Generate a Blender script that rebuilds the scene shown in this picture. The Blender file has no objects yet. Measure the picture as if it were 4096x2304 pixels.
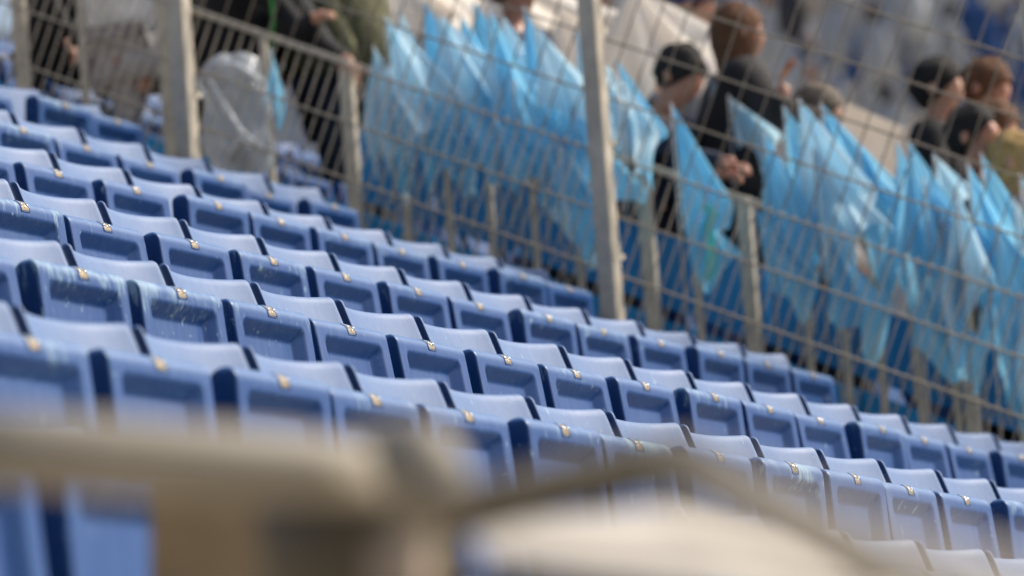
import bpy, bmesh, math, random
import numpy as np
from mathutils import Vector, Matrix
from mathutils.noise import noise as mnoise

# ---------------------------------------------------------------- camera, light, exposure
scene = bpy.context.scene
YAW, PITCH, ROLL = 0.39457744, 0.1273952, -0.07254733
CAM = Vector((-10.05937836, -4.30917687, -1.136834))
FPX = math.exp(9.95146693)                      # focal length in pixels of the 4096 wide picture
cy, sy, cp, sp = math.cos(YAW), math.sin(YAW), math.cos(PITCH), math.sin(PITCH)
FWD = Vector((cy*cp, sy*cp, sp)); _r0 = Vector((sy, -cy, 0)); _u0 = _r0.cross(FWD)
RGT = _r0*math.cos(ROLL) + _u0*math.sin(ROLL); UPV = -_r0*math.sin(ROLL) + _u0*math.cos(ROLL)
cam_data = bpy.data.cameras.new('camera'); cam = bpy.data.objects.new('camera', cam_data)
scene.collection.objects.link(cam); scene.camera = cam
M = Matrix((RGT, UPV, -FWD)).transposed().to_4x4(); M.translation = CAM
cam.matrix_world = M
cam_data.sensor_width = 36.0; cam_data.lens = FPX/4096*36
cam_data.clip_start = 0.1; cam_data.clip_end = 600
cam_data.dof.use_dof = True; cam_data.dof.focus_distance = 13.0; cam_data.dof.aperture_fstop = 3.3

world = bpy.data.worlds.new('World'); scene.world = world; world.use_nodes = True
SUN_EL, SUN_AZ = math.radians(44), math.radians(-44)   # azimuth of the sun seen from the stand, from +X towards +Y
wn = world.node_tree.nodes; wl = world.node_tree.links
sky = wn.new('ShaderNodeTexSky'); sky.sky_type = 'NISHITA'; sky.sun_disc = False
sky.sun_elevation = SUN_EL; sky.sun_rotation = math.pi/2 - SUN_AZ
sky.air_density = 1.0; sky.dust_density = 4.0; sky.ozone_density = 1.0
wl.new(sky.outputs[0], wn['Background'].inputs[0]); wn['Background'].inputs[1].default_value = 0.14
sun_data = bpy.data.lights.new('sun', 'SUN'); sun = bpy.data.objects.new('sun', sun_data)
scene.collection.objects.link(sun)
sun_data.energy = 3.6; sun_data.angle = math.radians(8); sun_data.color = (1.0, 0.93, 0.82)
sdir = Vector((math.cos(SUN_AZ)*math.cos(SUN_EL), math.sin(SUN_AZ)*math.cos(SUN_EL), math.sin(SUN_EL)))
sun.rotation_euler = sdir.to_track_quat('Z', 'Y').to_euler()
scene.view_settings.view_transform = 'Standard'; scene.view_settings.look = 'None'
scene.view_settings.exposure = 0.08; scene.view_settings.gamma = 1.0
scene.view_settings.use_curve_mapping = False
scene.cycles.use_denoising = True
scene.cycles.max_bounces = 6; scene.cycles.transparent_max_bounces = 12

# ---------------------------------------------------------------- helpers
COL = scene.collection
rnd = random.Random(7)
W = 0.48; DEP = 0.88805886; RISE = 0.40928354; PLATE = 0.82
RAKE = math.atan2(RISE, DEP)

def ray(px, py):
    return FWD + RGT*((px-2048)/FPX) - UPV*((py-1152)/FPX)
def atX(px, py, X):                              # point of the plane x = X seen at a spot of the photograph
    d = ray(px, py); return CAM + d*((X-CAM.x)/d.x)
def atD(px, py, z):
    return CAM + ray(px, py)*z
def project(p):
    d = Vector(p)-CAM; z = d.dot(FWD)
    return 2048+FPX*d.dot(RGT)/z, 1152-FPX*d.dot(UPV)/z, z

def tag(o, label=None, cat=None, group=None, kind=None):
    if label: o['label'] = label
    if cat: o['category'] = cat
    if group: o['group'] = group
    if kind: o['kind'] = kind
    return o
def empty(name, loc=(0, 0, 0), rz=0.0):
    o = bpy.data.objects.new(name, None); COL.objects.link(o)
    o.location = loc; o.rotation_euler = (0, 0, rz); o.empty_display_size = 0.1
    return o
def link_mesh(name, me, parent=None, loc=None, rot=None):
    o = bpy.data.objects.new(name, me); COL.objects.link(o)
    if parent is not None: o.parent = parent
    if loc is not None: o.location = loc
    if rot is not None: o.rotation_euler = rot
    return o
def mesh(name, verts, faces, mat, smooth=True):
    me = bpy.data.meshes.new(name); me.from_pydata([tuple(v) for v in verts], [], faces)
    if mat: me.materials.append(mat)
    if smooth: me.polygons.foreach_set('use_smooth', [True]*len(me.polygons))
    me.update(); return me

class MB:                                        # collects shapes into one mesh
    def __init__(s): s.v = []; s.f = []
    def add(s, v, f):
        n = len(s.v); s.v += [tuple(x) for x in v]; s.f += [tuple(i+n for i in q) for q in f]
    def box(s, c, d, m=None):
        x, y, z = d[0]/2, d[1]/2, d[2]/2
        v = [Vector((a*x, b*y, e*z)) for a in (-1, 1) for b in (-1, 1) for e in (-1, 1)]
        if m is not None: v = [m @ p for p in v]
        v = [p+Vector(c) for p in v]
        s.add(v, [(0, 1, 3, 2), (4, 6, 7, 5), (0, 4, 5, 1), (2, 3, 7, 6), (0, 2, 6, 4), (1, 5, 7, 3)])
    def tube(s, pts, r, n=10, cap=True):
        pts = [Vector(p) for p in pts]; rs = r if isinstance(r, (list, tuple)) else [r]*len(pts)
        rings = []; prev = None
        for i, p in enumerate(pts):
            a = pts[max(0, i-1)]; b = pts[min(len(pts)-1, i+1)]; d = (b-a).normalized()
            if prev is None:
                ref = Vector((0, 0, 1)) if abs(d.z) < .9 else Vector((0, 1, 0)); x = d.cross(ref).normalized()
            else:
                x = (prev - d*prev.dot(d)).normalized()
            prev = x; y = d.cross(x)
            rings.append([p + (x*math.cos(2*math.pi*k/n)+y*math.sin(2*math.pi*k/n))*rs[i] for k in range(n)])
        v = [q for rg in rings for q in rg]; f = []
        for i in range(len(pts)-1):
            for k in range(n):
                f.append((i*n+k, i*n+(k+1) % n, (i+1)*n+(k+1) % n, (i+1)*n+k))
        if cap:
            f.append(tuple(range(n))[::-1]); f.append(tuple((len(pts)-1)*n+k for k in range(n)))
        s.add(v, f)
    def ball(s, c, r, n=10, m=6):
        rx, ry, rz = r if isinstance(r, (list, tuple)) else (r, r, r); c = Vector(c)
        v = [c+Vector((0, 0, rz))]
        for i in range(1, m):
            a = math.pi*i/m
            for k in range(n):
                b = 2*math.pi*k/n
                v.append(c+Vector((rx*math.sin(a)*math.cos(b), ry*math.sin(a)*math.sin(b), rz*math.cos(a))))
        v.append(c-Vector((0, 0, rz))); f = []
        for k in range(n): f.append((0, 1+k, 1+(k+1) % n))
        for i in range(m-2):
            for k in range(n): f.append((1+i*n+k, 1+(i+1)*n+k, 1+(i+1)*n+(k+1) % n, 1+i*n+(k+1) % n))
        e = len(v)-1; b0 = 1+(m-2)*n
        for k in range(n): f.append((e, b0+(k+1) % n, b0+k))
        s.add(v, f)
    def me(s, name, mat, smooth=True): return mesh(name, s.v, s.f, mat, smooth)
    def obj(s, name, mat, parent=None, smooth=True, loc=None, rot=None):
        return link_mesh(name, s.me(name, mat, smooth), parent, loc, rot)

# ---------------------------------------------------------------- materials
def new_mat(name):
    m = bpy.data.materials.new(name); m.use_nodes = True
    return m, m.node_tree.nodes, m.node_tree.links, m.node_tree.nodes['Principled BSDF']
def N(nodes, t, **kw):
    n = nodes.new(t)
    for k, v in kw.items(): setattr(n, k, v)
    return n
def mathn(nodes, links, op, a, b=None, clamp=False):
    n = nodes.new('ShaderNodeMath'); n.operation = op; n.use_clamp = clamp
    for i, x in enumerate((a, b)):
        if x is None: continue
        if isinstance(x, (int, float)): n.inputs[i].default_value = x
        else: links.new(x, n.inputs[i])
    return n.outputs[0]
def maprange(nodes, links, v, a, b, c=0.0, d=1.0):
    n = nodes.new('ShaderNodeMapRange'); n.inputs[1].default_value = a; n.inputs[2].default_value = b
    n.inputs[3].default_value = c; n.inputs[4].default_value = d
    links.new(v, n.inputs[0]); return n.outputs[0]
def mix(nodes, links, fac, a, b):
    n = nodes.new('ShaderNodeMix'); n.data_type = 'RGBA'
    if isinstance(fac, (int, float)): n.inputs[0].default_value = fac
    else: links.new(fac, n.inputs[0])
    for i, x in ((6, a), (7, b)):
        if isinstance(x, tuple): n.inputs[i].default_value = (*x, 1)
        else: links.new(x, n.inputs[i])
    return n.outputs[2]
def noise(nodes, links, vec, scale, detail=3, rough=.5, mapscale=None):
    if mapscale:
        mp = nodes.new('ShaderNodeMapping'); mp.inputs['Scale'].default_value = mapscale
        links.new(vec, mp.inputs[0]); vec = mp.outputs[0]
    n = nodes.new('ShaderNodeTexNoise'); n.inputs['Scale'].default_value = scale
    n.inputs['Detail'].default_value = detail; n.inputs['Roughness'].default_value = rough
    links.new(vec, n.inputs['Vector']); return n.outputs[0]

def simple(name, col, rough=.6, metal=0.0, var=.15, scale=8.0, bump=0.0, spec=None):
    m, nd, lk, bs = new_mat(name)
    tc = N(nd, 'ShaderNodeTexCoord'); f = noise(nd, lk, tc.outputs['Object'], scale, 4)
    dark = tuple(c*(1-var) for c in col); light = tuple(min(1, c*(1+var)) for c in col)
    lk.new(mix(nd, lk, maprange(nd, lk, f, .3, .7), dark, light), bs.inputs['Base Color'])
    bs.inputs['Roughness'].default_value = rough; bs.inputs['Metallic'].default_value = metal
    if spec is not None: bs.inputs['Specular IOR Level'].default_value = spec
    if bump:
        b = N(nd, 'ShaderNodeBump'); b.inputs['Strength'].default_value = bump; b.inputs['Distance'].default_value = .01
        lk.new(noise(nd, lk, tc.outputs['Object'], scale*6, 5), b.inputs['Height']); lk.new(b.outputs[0], bs.inputs['Normal'])
    return m

def plastic(name, base, faded, part, flank_shade=.62):
    """moulded blue plastic: grain, sun fading with a painted top highlight, shade painted on the sides, pale scuffs and bird-lime streaks; part is 'pan' or 'back'"""
    m, nd, lk, bs = new_mat(name)
    tc = N(nd, 'ShaderNodeTexCoord'); oi = N(nd, 'ShaderNodeObjectInfo')
    off = N(nd, 'ShaderNodeVectorMath', operation='ADD')
    sc = N(nd, 'ShaderNodeVectorMath', operation='SCALE'); sc.inputs['Scale'].default_value = 37.0
    cmb = N(nd, 'ShaderNodeCombineXYZ')
    for i in range(3): lk.new(oi.outputs['Random'], cmb.inputs[i])
    lk.new(cmb.outputs[0], sc.inputs[0]); lk.new(tc.outputs['Object'], off.inputs[0]); lk.new(sc.outputs[0], off.inputs[1])
    P = off.outputs[0]
    sep = N(nd, 'ShaderNodeSeparateXYZ'); lk.new(tc.outputs['Object'], sep.inputs[0]); z = sep.outputs['Z']
    at = N(nd, 'ShaderNodeAttribute', attribute_type='OBJECT', attribute_name='scuff')
    big = noise(nd, lk, P, 5, 4)
    fine = noise(nd, lk, P, 90, 4, .7, (1, 1, .25))
    tint = mathn(nd, lk, 'ADD', mathn(nd, lk, 'MULTIPLY', big, .7), mathn(nd, lk, 'MULTIPLY', fine, .3))
    if part == 'pan':
        top = maprange(nd, lk, z, .372, .402)  # top rounding paler: bleaching plus a highlight put into the colour
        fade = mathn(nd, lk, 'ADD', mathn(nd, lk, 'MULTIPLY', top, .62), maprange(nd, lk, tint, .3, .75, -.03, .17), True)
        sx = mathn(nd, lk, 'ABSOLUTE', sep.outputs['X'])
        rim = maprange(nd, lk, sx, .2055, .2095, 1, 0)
    else:
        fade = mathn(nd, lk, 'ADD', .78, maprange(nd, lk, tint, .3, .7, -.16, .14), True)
        geo = N(nd, 'ShaderNodeNewGeometry')
        # outer rim of the shell painted darker for the shade between seats
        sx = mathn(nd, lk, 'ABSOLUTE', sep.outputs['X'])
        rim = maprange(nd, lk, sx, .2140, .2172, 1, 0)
    drip = noise(nd, lk, P, 75, 4, .6, (1.0, 1.0, .06))
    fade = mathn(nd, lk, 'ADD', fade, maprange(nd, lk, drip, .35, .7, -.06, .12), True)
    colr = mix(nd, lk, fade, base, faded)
    colr = mix(nd, lk, rim, tuple(q*flank_shade for q in base), colr)     # shade of the narrow gaps painted into the flanks
    # streaks running down, and loose specks
    st = noise(nd, lk, P, 62, 6, .68, (1.0, 1.0, .15))
    sp_ = noise(nd, lk, P, 42, 3, .6, (1.0, 1.0, .5))
    amt = at.outputs['Fac']
    if part == 'pan':
        up = maprange(nd, lk, z, .25, .395)
    else:
        up = maprange(nd, lk, z, .60, .93, .1, .55)
    thr = mathn(nd, lk, 'SUBTRACT', .74, mathn(nd, lk, 'MULTIPLY', mathn(nd, lk, 'MULTIPLY', up, amt), .25))
    s1 = mathn(nd, lk, 'MULTIPLY', mathn(nd, lk, 'SUBTRACT', st, thr), 7, True)
    thr2 = mathn(nd, lk, 'SUBTRACT', .715, mathn(nd, lk, 'MULTIPLY', amt, .05))
    s2 = mathn(nd, lk, 'MULTIPLY', mathn(nd, lk, 'SUBTRACT', sp_, thr2), 22, True)
    patch = maprange(nd, lk, noise(nd, lk, P, 11, 3, .6), .42, .60)
    s1 = mathn(nd, lk, 'MULTIPLY', s1, patch, True)
    s = mathn(nd, lk, 'MAXIMUM', s1, s2, True)
    colr = mix(nd, lk, mathn(nd, lk, 'MULTIPLY', s, .62), colr, (.42, .60, .66))
    lk.new(colr, bs.inputs['Base Color'])
    r = maprange(nd, lk, tint, .3, .7, .36, .5) if part == 'pan' else maprange(nd, lk, tint, .3, .7, .50, .62)
    lk.new(mathn(nd, lk, 'ADD', r, mathn(nd, lk, 'MULTIPLY', s, .3), True), bs.inputs['Roughness'])
    bs.inputs['Specular IOR Level'].default_value = .5
    b = N(nd, 'ShaderNodeBump'); b.inputs['Strength'].default_value = .25; b.inputs['Distance'].default_value = .0015
    lk.new(noise(nd, lk, P, 420, 3), b.inputs['Height']); lk.new(b.outputs[0], bs.inputs['Normal'])
    return m

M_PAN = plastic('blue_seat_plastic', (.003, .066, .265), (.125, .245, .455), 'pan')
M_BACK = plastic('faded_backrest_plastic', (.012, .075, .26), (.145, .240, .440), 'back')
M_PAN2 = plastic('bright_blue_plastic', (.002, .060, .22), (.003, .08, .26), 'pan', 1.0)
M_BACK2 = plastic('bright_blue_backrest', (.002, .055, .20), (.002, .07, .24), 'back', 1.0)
M_BRASS = simple('aged_brass', (.33, .27, .18), .38, .8, .15, 60, 0)
M_RIVET = simple('polished_rivet', (.66, .64, .60), .3, .9, .05, 60)
M_BRACKET = simple('painted_bracket_steel', (.16, .17, .18), .5, .3)
M_GALV = simple('galvanised_steel', (.52, .465, .375), .55, .1, .18, 14, .1)
M_WIRE = simple('galvanised_wire', (.34, .295, .23), .55, .1, .15, 30)
M_CONC = simple('terrace_concrete', (.40, .35, .28), .9, 0, .2, 3, .3)
M_CONC_F = simple('foreground_barrier_paint', (.40, .34, .245), .5, .1, .15, 5)

# ---------------------------------------------------------------- seat meshes
def rounded_grid(w, t, h, rad, nx, nz, nt, warp=None, front=None):
    """closed rounded box, x in +-w/2, y in +-t/2, z in 0..h, with a dense grid; front(x,z) pushes the front face in"""
    rx, ry, rz = rad
    def axis(n, L):
        e = np.linspace(0, 1, n+1); return -L/2 + L*e
    xs, ys, zs = axis(nx, w), axis(nt, t), axis(nz, h)
    idx = {}; V = []; F = []
    def vid(i, j, k):
        key = (i, j, k)
        if key in idx: return idx[key]
        p = [xs[i], ys[j], zs[k]]; lim = [w/2-rx, t/2-ry, h/2-rz]; R = [rx, ry, rz]
        q = [max(-l, min(l, c)) for c, l in zip(p, lim)]
        d = [(c-b)/r for c, b, r in zip(p, q, R)]
        n2 = math.sqrt(sum(a*a for a in d)); ninf = max(abs(a) for a in d)
        # project on the ellipsoid corner, keeping the grid spread even
        if n2 > 1e-9:
            s = 1.0/n2
            pt = [b+a*s*r for a, b, r in zip(d, q, R)]
        else: pt = p
        x, y, z = pt[0], pt[1], pt[2]+h/2
        if j == 0 and front: y += front(x, z)
        if warp: x, y, z = warp(x, y, z)
        idx[key] = len(V); V.append((x, y, z)); return idx[key]
    for i in range(nx):
        for k in range(nz):
            F.append((vid(i, 0, k), vid(i+1, 0, k), vid(i+1, 0, k+1), vid(i, 0, k+1)))
            F.append((vid(i, nt, k), vid(i, nt, k+1), vid(i+1, nt, k+1), vid(i+1, nt, k)))
    for j in range(nt):
        for k in range(nz):
            F.append((vid(0, j, k), vid(0, j, k+1), vid(0, j+1, k+1), vid(0, j+1, k)))
            F.append((vid(nx, j, k), vid(nx, j+1, k), vid(nx, j+1, k+1), vid(nx, j, k+1)))
        for i in range(nx):
            F.append((vid(i, j, 0), vid(i, j+1, 0), vid(i+1, j+1, 0), vid(i+1, j, 0)))
            F.append((vid(i, j, nz), vid(i+1, j, nz), vid(i+1, j+1, nz), vid(i, j+1, nz)))
    return V, F
def sstep(x):
    x = max(0.0, min(1.0, x)); return x*x*(3-2*x)
def recess(x, z):
    cx, cz, hx, hz, r = 0, .191, .167, .171, .022
    dx, dz = abs(x-cx)-(hx-r), abs(z-cz)-(hz-r)
    sd = -(math.hypot(max(dx, 0), max(dz, 0)) + min(max(dx, dz), 0) - r)
    wd = .033
    t = sd/wd
    if t <= -.12: v = 0.0
    elif t < .12: v = (t+.12)**2/.48
    elif t < .90: v = t
    elif t < 1.10: v = 1-(1.10-t)**2/.4
    else: v = 1.0
    v = v*.985+0.0
    return .029*v
def pan_front(x, z):
    f = recess(x, z)
    # shallow crown of the frame
    return f
def pan_warp(x, y, z):
    # the pan is a little thicker towards the hinge, its rear (sitting) side is dished
    if y > 0: y += .010*(1-(2*x/.42)**2)*0
    y += .006*math.sin(math.pi*min(1, max(0, z/.405)))*(-1)
    return x, y, z
def pan_grid():
    w, t, h, rt, rc, re = .420, .060, .408, .029, .020, .008
    a = [math.sin(math.pi/2*i/6) for i in range(7)]
    xr = [w/2-re+re*q for q in a]; xs = [-q for q in xr[::-1]]+list(np.linspace(-w/2+re, w/2-re, 104))[1:-1]+xr
    zs = [0, .004, .010]+list(np.linspace(.016, h-rt, 94))+[h-rt+rt*math.sin(math.pi/2*i/12) for i in range(1, 13)]
    ys = [-1, -.7, -.3, 0, .3, .7, 1]
    nx, nz, ny = len(xs)-1, len(zs)-1, len(ys)-1
    idx = {}; V = []; F = []
    def vid(i, j, k):
        if (i, j, k) in idx: return idx[(i, j, k)]
        x, yy, z = xs[i], ys[j], zs[k]
        half = t/2
        if z > h-rt: half *= math.sqrt(max(0, 1-((z-(h-rt))/rt)**2))
        if z < .012: half *= .75+.25*z/.012
        ax = abs(x)
        if ax > w/2-re:
            q = (ax-(w/2-re))/re; half -= min(half, re)*(1-math.sqrt(max(0, 1-q*q)))*.85
        y = yy*half
        if j == 0: y += recess(x, z)
        elif j == ny: y += .007*math.sin(math.pi*min(1, z/h))*(1-(2*x/w)**4)*-1
        lim = w/2
        if z > h-rc: lim = w/2-rc+math.sqrt(max(0, rc*rc-(z-(h-rc))**2))
        if ax > w/2-rc: x = math.copysign(w/2-rc+(ax-(w/2-rc))/rc*(lim-(w/2-rc)), x)
        idx[(i, j, k)] = len(V); V.append((x, y, z)); return idx[(i, j, k)]
    for i in range(nx):
        for k in range(nz):
            F.append((vid(i, 0, k), vid(i+1, 0, k), vid(i+1, 0, k+1), vid(i, 0, k+1)))
            F.append((vid(i, ny, k), vid(i, ny, k+1), vid(i+1, ny, k+1), vid(i+1, ny, k)))
    for j in range(ny):
        for k in range(nz):
            F.append((vid(0, j, k), vid(0, j, k+1), vid(0, j+1, k+1), vid(0, j+1, k)))
            F.append((vid(nx, j, k), vid(nx, j+1, k), vid(nx, j+1, k+1), vid(nx, j, k+1)))
        for i in range(nx):
            F.append((vid(i, j, 0), vid(i, j+1, 0), vid(i+1, j+1, 0), vid(i+1, j, 0)))
            F.append((vid(i, j, nz), vid(i+1, j, nz), vid(i+1, j+1, nz), vid(i, j+1, nz)))
    return V, F
V, F = pan_grid()
ME_PAN = mesh('seat_pan', V, F, M_PAN)
ME_PAN2 = mesh('seat_pan_bright', V, F, M_PAN2)
BH = .42; LEAN = math.radians(16)
def back_warp(x, y, z):
    u = abs(2*x/.436)
    y -= .052*(u**2.3)                       # wings curve forward
    y += -.010*math.sin(math.pi*z/BH)        # lumbar
    v = BH - z                               # distance below the top
    Y = .222 + y*math.cos(LEAN) - v*math.sin(LEAN)
    Z = .929 - v*math.cos(LEAN) - y*math.sin(LEAN)*.4
    return x, Y, Z
V, F = rounded_grid(.436, .028, BH, (.010, .0125, .016), 60, 40, 6, back_warp, None)
ME_BACK = mesh('backrest', V, F, M_BACK)
ME_BACK2 = mesh('backrest_bright', V, F, M_BACK2)

TH0 = math.radians(5)
HINGE_Y = -.0080; HINGE_Z = PLATE-.390
# number plate bent over the rounded top front edge, in the pan's frame
PC = Vector((0, -.001, .379)); PR = .0290
def arc(x, a, dr=0.0):                        # a: angle above the horizontal
    return (x, PC.y-(PR+dr)*math.cos(a), PC.z+(PR-.0008+dr)*math.sin(a))
def plate_mesh():
    m = MB(); n = 8; v = []; f = []
    a0, a1 = math.radians(-2), math.radians(58)
    for dr in (.0012, -.002):
        for i in range(n+1):
            a = a0+(a1-a0)*i/n
            for x in (-.019, .019):
                v.append(arc(x, a, dr))
    k = 2*(n+1)
    for i in range(n):
        f.append((2*i, 2*i+1, 2*i+3, 2*i+2)); f.append((k+2*i, k+2*i+2, k+2*i+3, k+2*i+1))
        f.append((2*i, 2*i+2, k+2*i+2, k+2*i)); f.append((2*i+1, k+2*i+1, k+2*i+3, 2*i+3))
    f.append((0, k, k+1, 1)); f.append((2*n, 2*n+1, k+2*n+1, k+2*n))
    m.add(v, f); return m.me('number_plate', M_BRASS, False)
ME_PLATE = plate_mesh()
mb = MB(); mb.ball((0, 0, 0), .0042, 10, 6); ME_RIVET = mb.me('rivet', M_RIVET)
def rim_mesh():
    m = MB(); pts = []
    for i in range(9): pts.append(arc(-.0215, math.radians(-8+72*i/8), .0006))
    for i in range(9): pts.append(arc(.0215, math.radians(64-72*i/8), .0006))
    pts.append(pts[0]); m.tube(pts, .0018, 6, False); return m.me('plate_rim', M_PAN)
ME_RIM = rim_mesh()
GLYPH = {'0': [[(-.5, .8), (0, 1), (.5, .8), (.5, -.8), (0, -1), (-.5, -.8), (-.5, .8)]],
         '1': [[(-.3, .7), (.1, 1), (.1, -1)]],
         '2': [[(-.5, .7), (0, 1), (.5, .7), (.5, .3), (-.5, -1), (.5, -1)]],
         '3': [[(-.5, .8), (0, 1), (.5, .7), (.4, .2), (0, 0), (.5, -.3), (.5, -.7), (0, -1), (-.5, -.8)]],
         '4': [[(.3, -1), (.3, 1), (-.5, -.4), (.6, -.4)]],
         '5': [[(.5, 1), (-.4, 1), (-.5, .1), (.2, .2), (.5, -.3), (.3, -.9), (-.5, -.9)]],
         '6': [[(.4, .9), (-.2, .7), (-.5, -.2), (-.3, -.9), (.3, -.9), (.5, -.4), (.2, .1), (-.4, -.2)]],
         '7': [[(-.5, 1), (.5, 1), (-.1, -1)]],
         '8': [[(0, 0), (-.5, .5), (0, 1), (.5, .5), (0, 0), (-.5, -.5), (0, -1), (.5, -.5), (0, 0)]],
         '9': [[(.4, .2), (-.2, .1), (-.5, .6), (0, 1), (.5, .6), (.4, -.4), (-.3, -1)]]}
_num = {}
def number_mesh(s):
    if s in _num: return _num[s]
    m = MB(); wd = .0095 if len(s) == 1 else .0062
    for i, ch in enumerate(s):
        ox = (i-(len(s)-1)/2)*.0085
        for pl in GLYPH[ch]:
            pts = []
            for (x0, z0), (x1, z1) in zip(pl, pl[1:]):
                for q in range(3):
                    t = q/3; pts.append((x0+(x1-x0)*t, z0+(z1-z0)*t))
            pts.append(pl[-1])
            m.tube([arc(ox+x*wd, math.radians(28+z*17), .0016) for x, z in pts], .0011, 5)
    _num[s] = m.me('number', M_RIVET); return _num[s]
def bracket_mesh():
    m = MB()
    for sx in (-1, 1):
        x = sx*.222
        m.box((x, .045, HINGE_Z-.03), (.010, .16, .10)); m.tube([(x-.012, HINGE_Y, HINGE_Z), (x+.012, HINGE_Y, HINGE_Z)], .017, 12)
    m.box((0, .09, HINGE_Z-.075), (W-.006, .05, .03))
    for x in (-.15, .15): m.box((x, .11, HINGE_Z/2-.04), (.03, .03, HINGE_Z-.09))
    return m.me('bracket', M_BRACKET, False)
ME_BRKT = bracket_mesh()

ROWDATA = {0: (.0013, {-4: .002, -3: -.005, -2: -.029, -1: -.004, 0: .002, 1: -.019, 2: .001, 3: -.015, 4: -.025, 5: -.018, 6: .005, 7: .009, 8: -.02}),
           1: (-.0007, {-1: .02, 0: -.001, 1: .001, 2: .007, 3: .025, 4: .026, 5: .022, 6: .026, 7: .016, 8: -.006, 9: .006, 10: .022, 11: -.01, 12: .016, 13: .025, 14: -.001}),
           2: (-.0017, {2: .03, 3: .006, 4: .025, 5: .012, 6: .009, 7: .011, 8: .002, 9: .014, 10: -.012, 11: .002, 12: -.005, 13: -.031, 14: -.02, 15: -.013}),
           3: (-.0012, {7: .017, 8: .007, 9: -.03, 10: -.012, 11: -.011, 12: .003, 13: -.007, 14: -.029, 15: -.007}),
           4: (-.0005, {9: .01, 10: -.005, 11: .017, 12: .028, 13: -.005, 14: .042, 15: .007}),
           5: (.0174, {13: .02, 14: -.06, 15: -.021}), -1: (0, {})}
SCUFF = {(1, 0): 1.3, (1, 1): 1.5, (1, 2): .9, (1, 3): .7, (1, 4): .3, (1, 5): .6, (1, 6): .9, (0, 2): 1.6, (0, 4): 1.5, (0, 5): .6,
         (0, -4): 1.2, (0, -3): .6, (0, 1): .9, (0, -1): .9, (2, 4): .6, (2, 5): .5, (3, 9): .3, (4, 10): 1.2, (4, 12): .9, (4, 13): .9, (1, 13): .8, (0, 6): .9, (0, 7): .8}
ORD = ['zeroth', 'first', 'second', 'third', 'fourth', 'fifth', 'sixth', 'seventh', 'eighth', 'ninth', 'tenth', 'eleventh', 'twelfth', 'thirteenth', 'fourteenth', 'fifteenth', 'sixteenth', 'seventeenth', 'eighteenth']
def ordinal(n):
    if n < 19: return ORD[n]
    tens = {2: 'twent', 3: 'thirt', 4: 'fort'}
    if n == 19: return 'nineteenth'
    return tens[n//10]+('ieth' if n % 10 == 0 else 'y-'+ORD[n % 10])
ROWNAME = {-1: 'lowest, half hidden row', 0: 'nearest full row', 1: 'second full row', 2: 'third full row', 3: 'fourth row up', 4: 'fifth row up', 5: 'topmost row'}

def make_seat(x, y, z, dy, scuff, number, label, group, bright=False):
    t = empty('tip_up_seat', (x, y, z)); tag(t, label, 'stadium seat', group)
    ang = -(TH0 + dy/.40)
    b = link_mesh('backrest', ME_BACK2 if bright else ME_BACK, t); b['scuff'] = scuff*.7
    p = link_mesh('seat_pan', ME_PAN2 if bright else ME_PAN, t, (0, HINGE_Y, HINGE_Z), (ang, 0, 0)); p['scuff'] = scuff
    link_mesh('bracket', ME_BRKT, t)
    if not bright:
        q = link_mesh('number_plate', ME_PLATE, t, (0, HINGE_Y, HINGE_Z), (ang, 0, 0))
        link_mesh('plate_rim', ME_RIM, p); p.children[0]['scuff'] = 1.0
        for sx in (-1, 1): link_mesh('rivet', ME_RIVET, q, arc(sx*.0145, math.radians(28), .001))
        if number is not None: link_mesh('number', number_mesh(str(number)), q)
    return t
n_seats = 0
for j in (-1, 0, 1, 2, 3, 4, 5):
    zo, dd = ROWDATA[j]; vis = []
    for c in range(-14, 16):
        px, py, dz = project((c*W, j*DEP, j*RISE))
        wpx = .62*FPX/dz*.62
        if dz > 3 and -wpx < px < 4096+wpx*.95 and py < 2450: vis.append(c)
    if j == -1: vis = [c for c in vis if c <= -7 or c >= -1]
    for k, c in enumerate(vis):
        dy = dd.get(c, rnd.uniform(-.02, .02)); sc = SCUFF.get((j, c), rnd.choice((.45, .6, .75, .95, 1.1)))
        look = 'heavily scuffed' if sc > 1.15 else ('scuffed' if sc >= .8 else 'cleaner')
        if j in (2, 3, 4, 5):
            e = 15-c; where = 'against the mesh fence' if e == 0 else '%s seat from the mesh fence' % ORD[e+1]
        else: where = '%s seat from the left edge' % ORD[k+1]
        lab = '%s blue seat, %s, %s' % (look, ROWNAME[j], where)
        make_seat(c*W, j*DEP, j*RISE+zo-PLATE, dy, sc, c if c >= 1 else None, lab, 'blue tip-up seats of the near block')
        n_seats += 1

# ---------------------------------------------------------------- terrace (structure)
def terrace(name, x0, x1, j0, j1, mat):
    m = MB(); prof = []
    for j in range(j0, j1):
        y0 = j*DEP-.42; z0 = j*RISE-PLATE
        prof += [(y0, z0-RISE if j > j0 else z0-1.2), (y0, z0)]
    prof.append((j1*DEP-.42, (j1-1)*RISE-PLATE))
    n = len(prof); v = [(x0, y, z) for y, z in prof]+[(x1, y, z) for y, z in prof]
    f = [(i, i+n, i+n+1, i+1) for i in range(n-1)]
    m.add(v, f); o = m.obj(name, mat, None, False); tag(o, kind='structure'); return o
terrace('concrete_terrace', -14, 7.9, -2, 7, M_CONC)
terrace('far_terrace', 7.904, 34, -6, 14, M_CONC)
g = MB(); g.add([(-60, -60, -3.4), (120, -60, -3.4), (120, 120, -3.4), (-60, 120, -3.4)], [(0, 1, 2, 3)])
o = g.obj('ground', M_CONC, None, False); tag(o, kind='structure')

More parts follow.
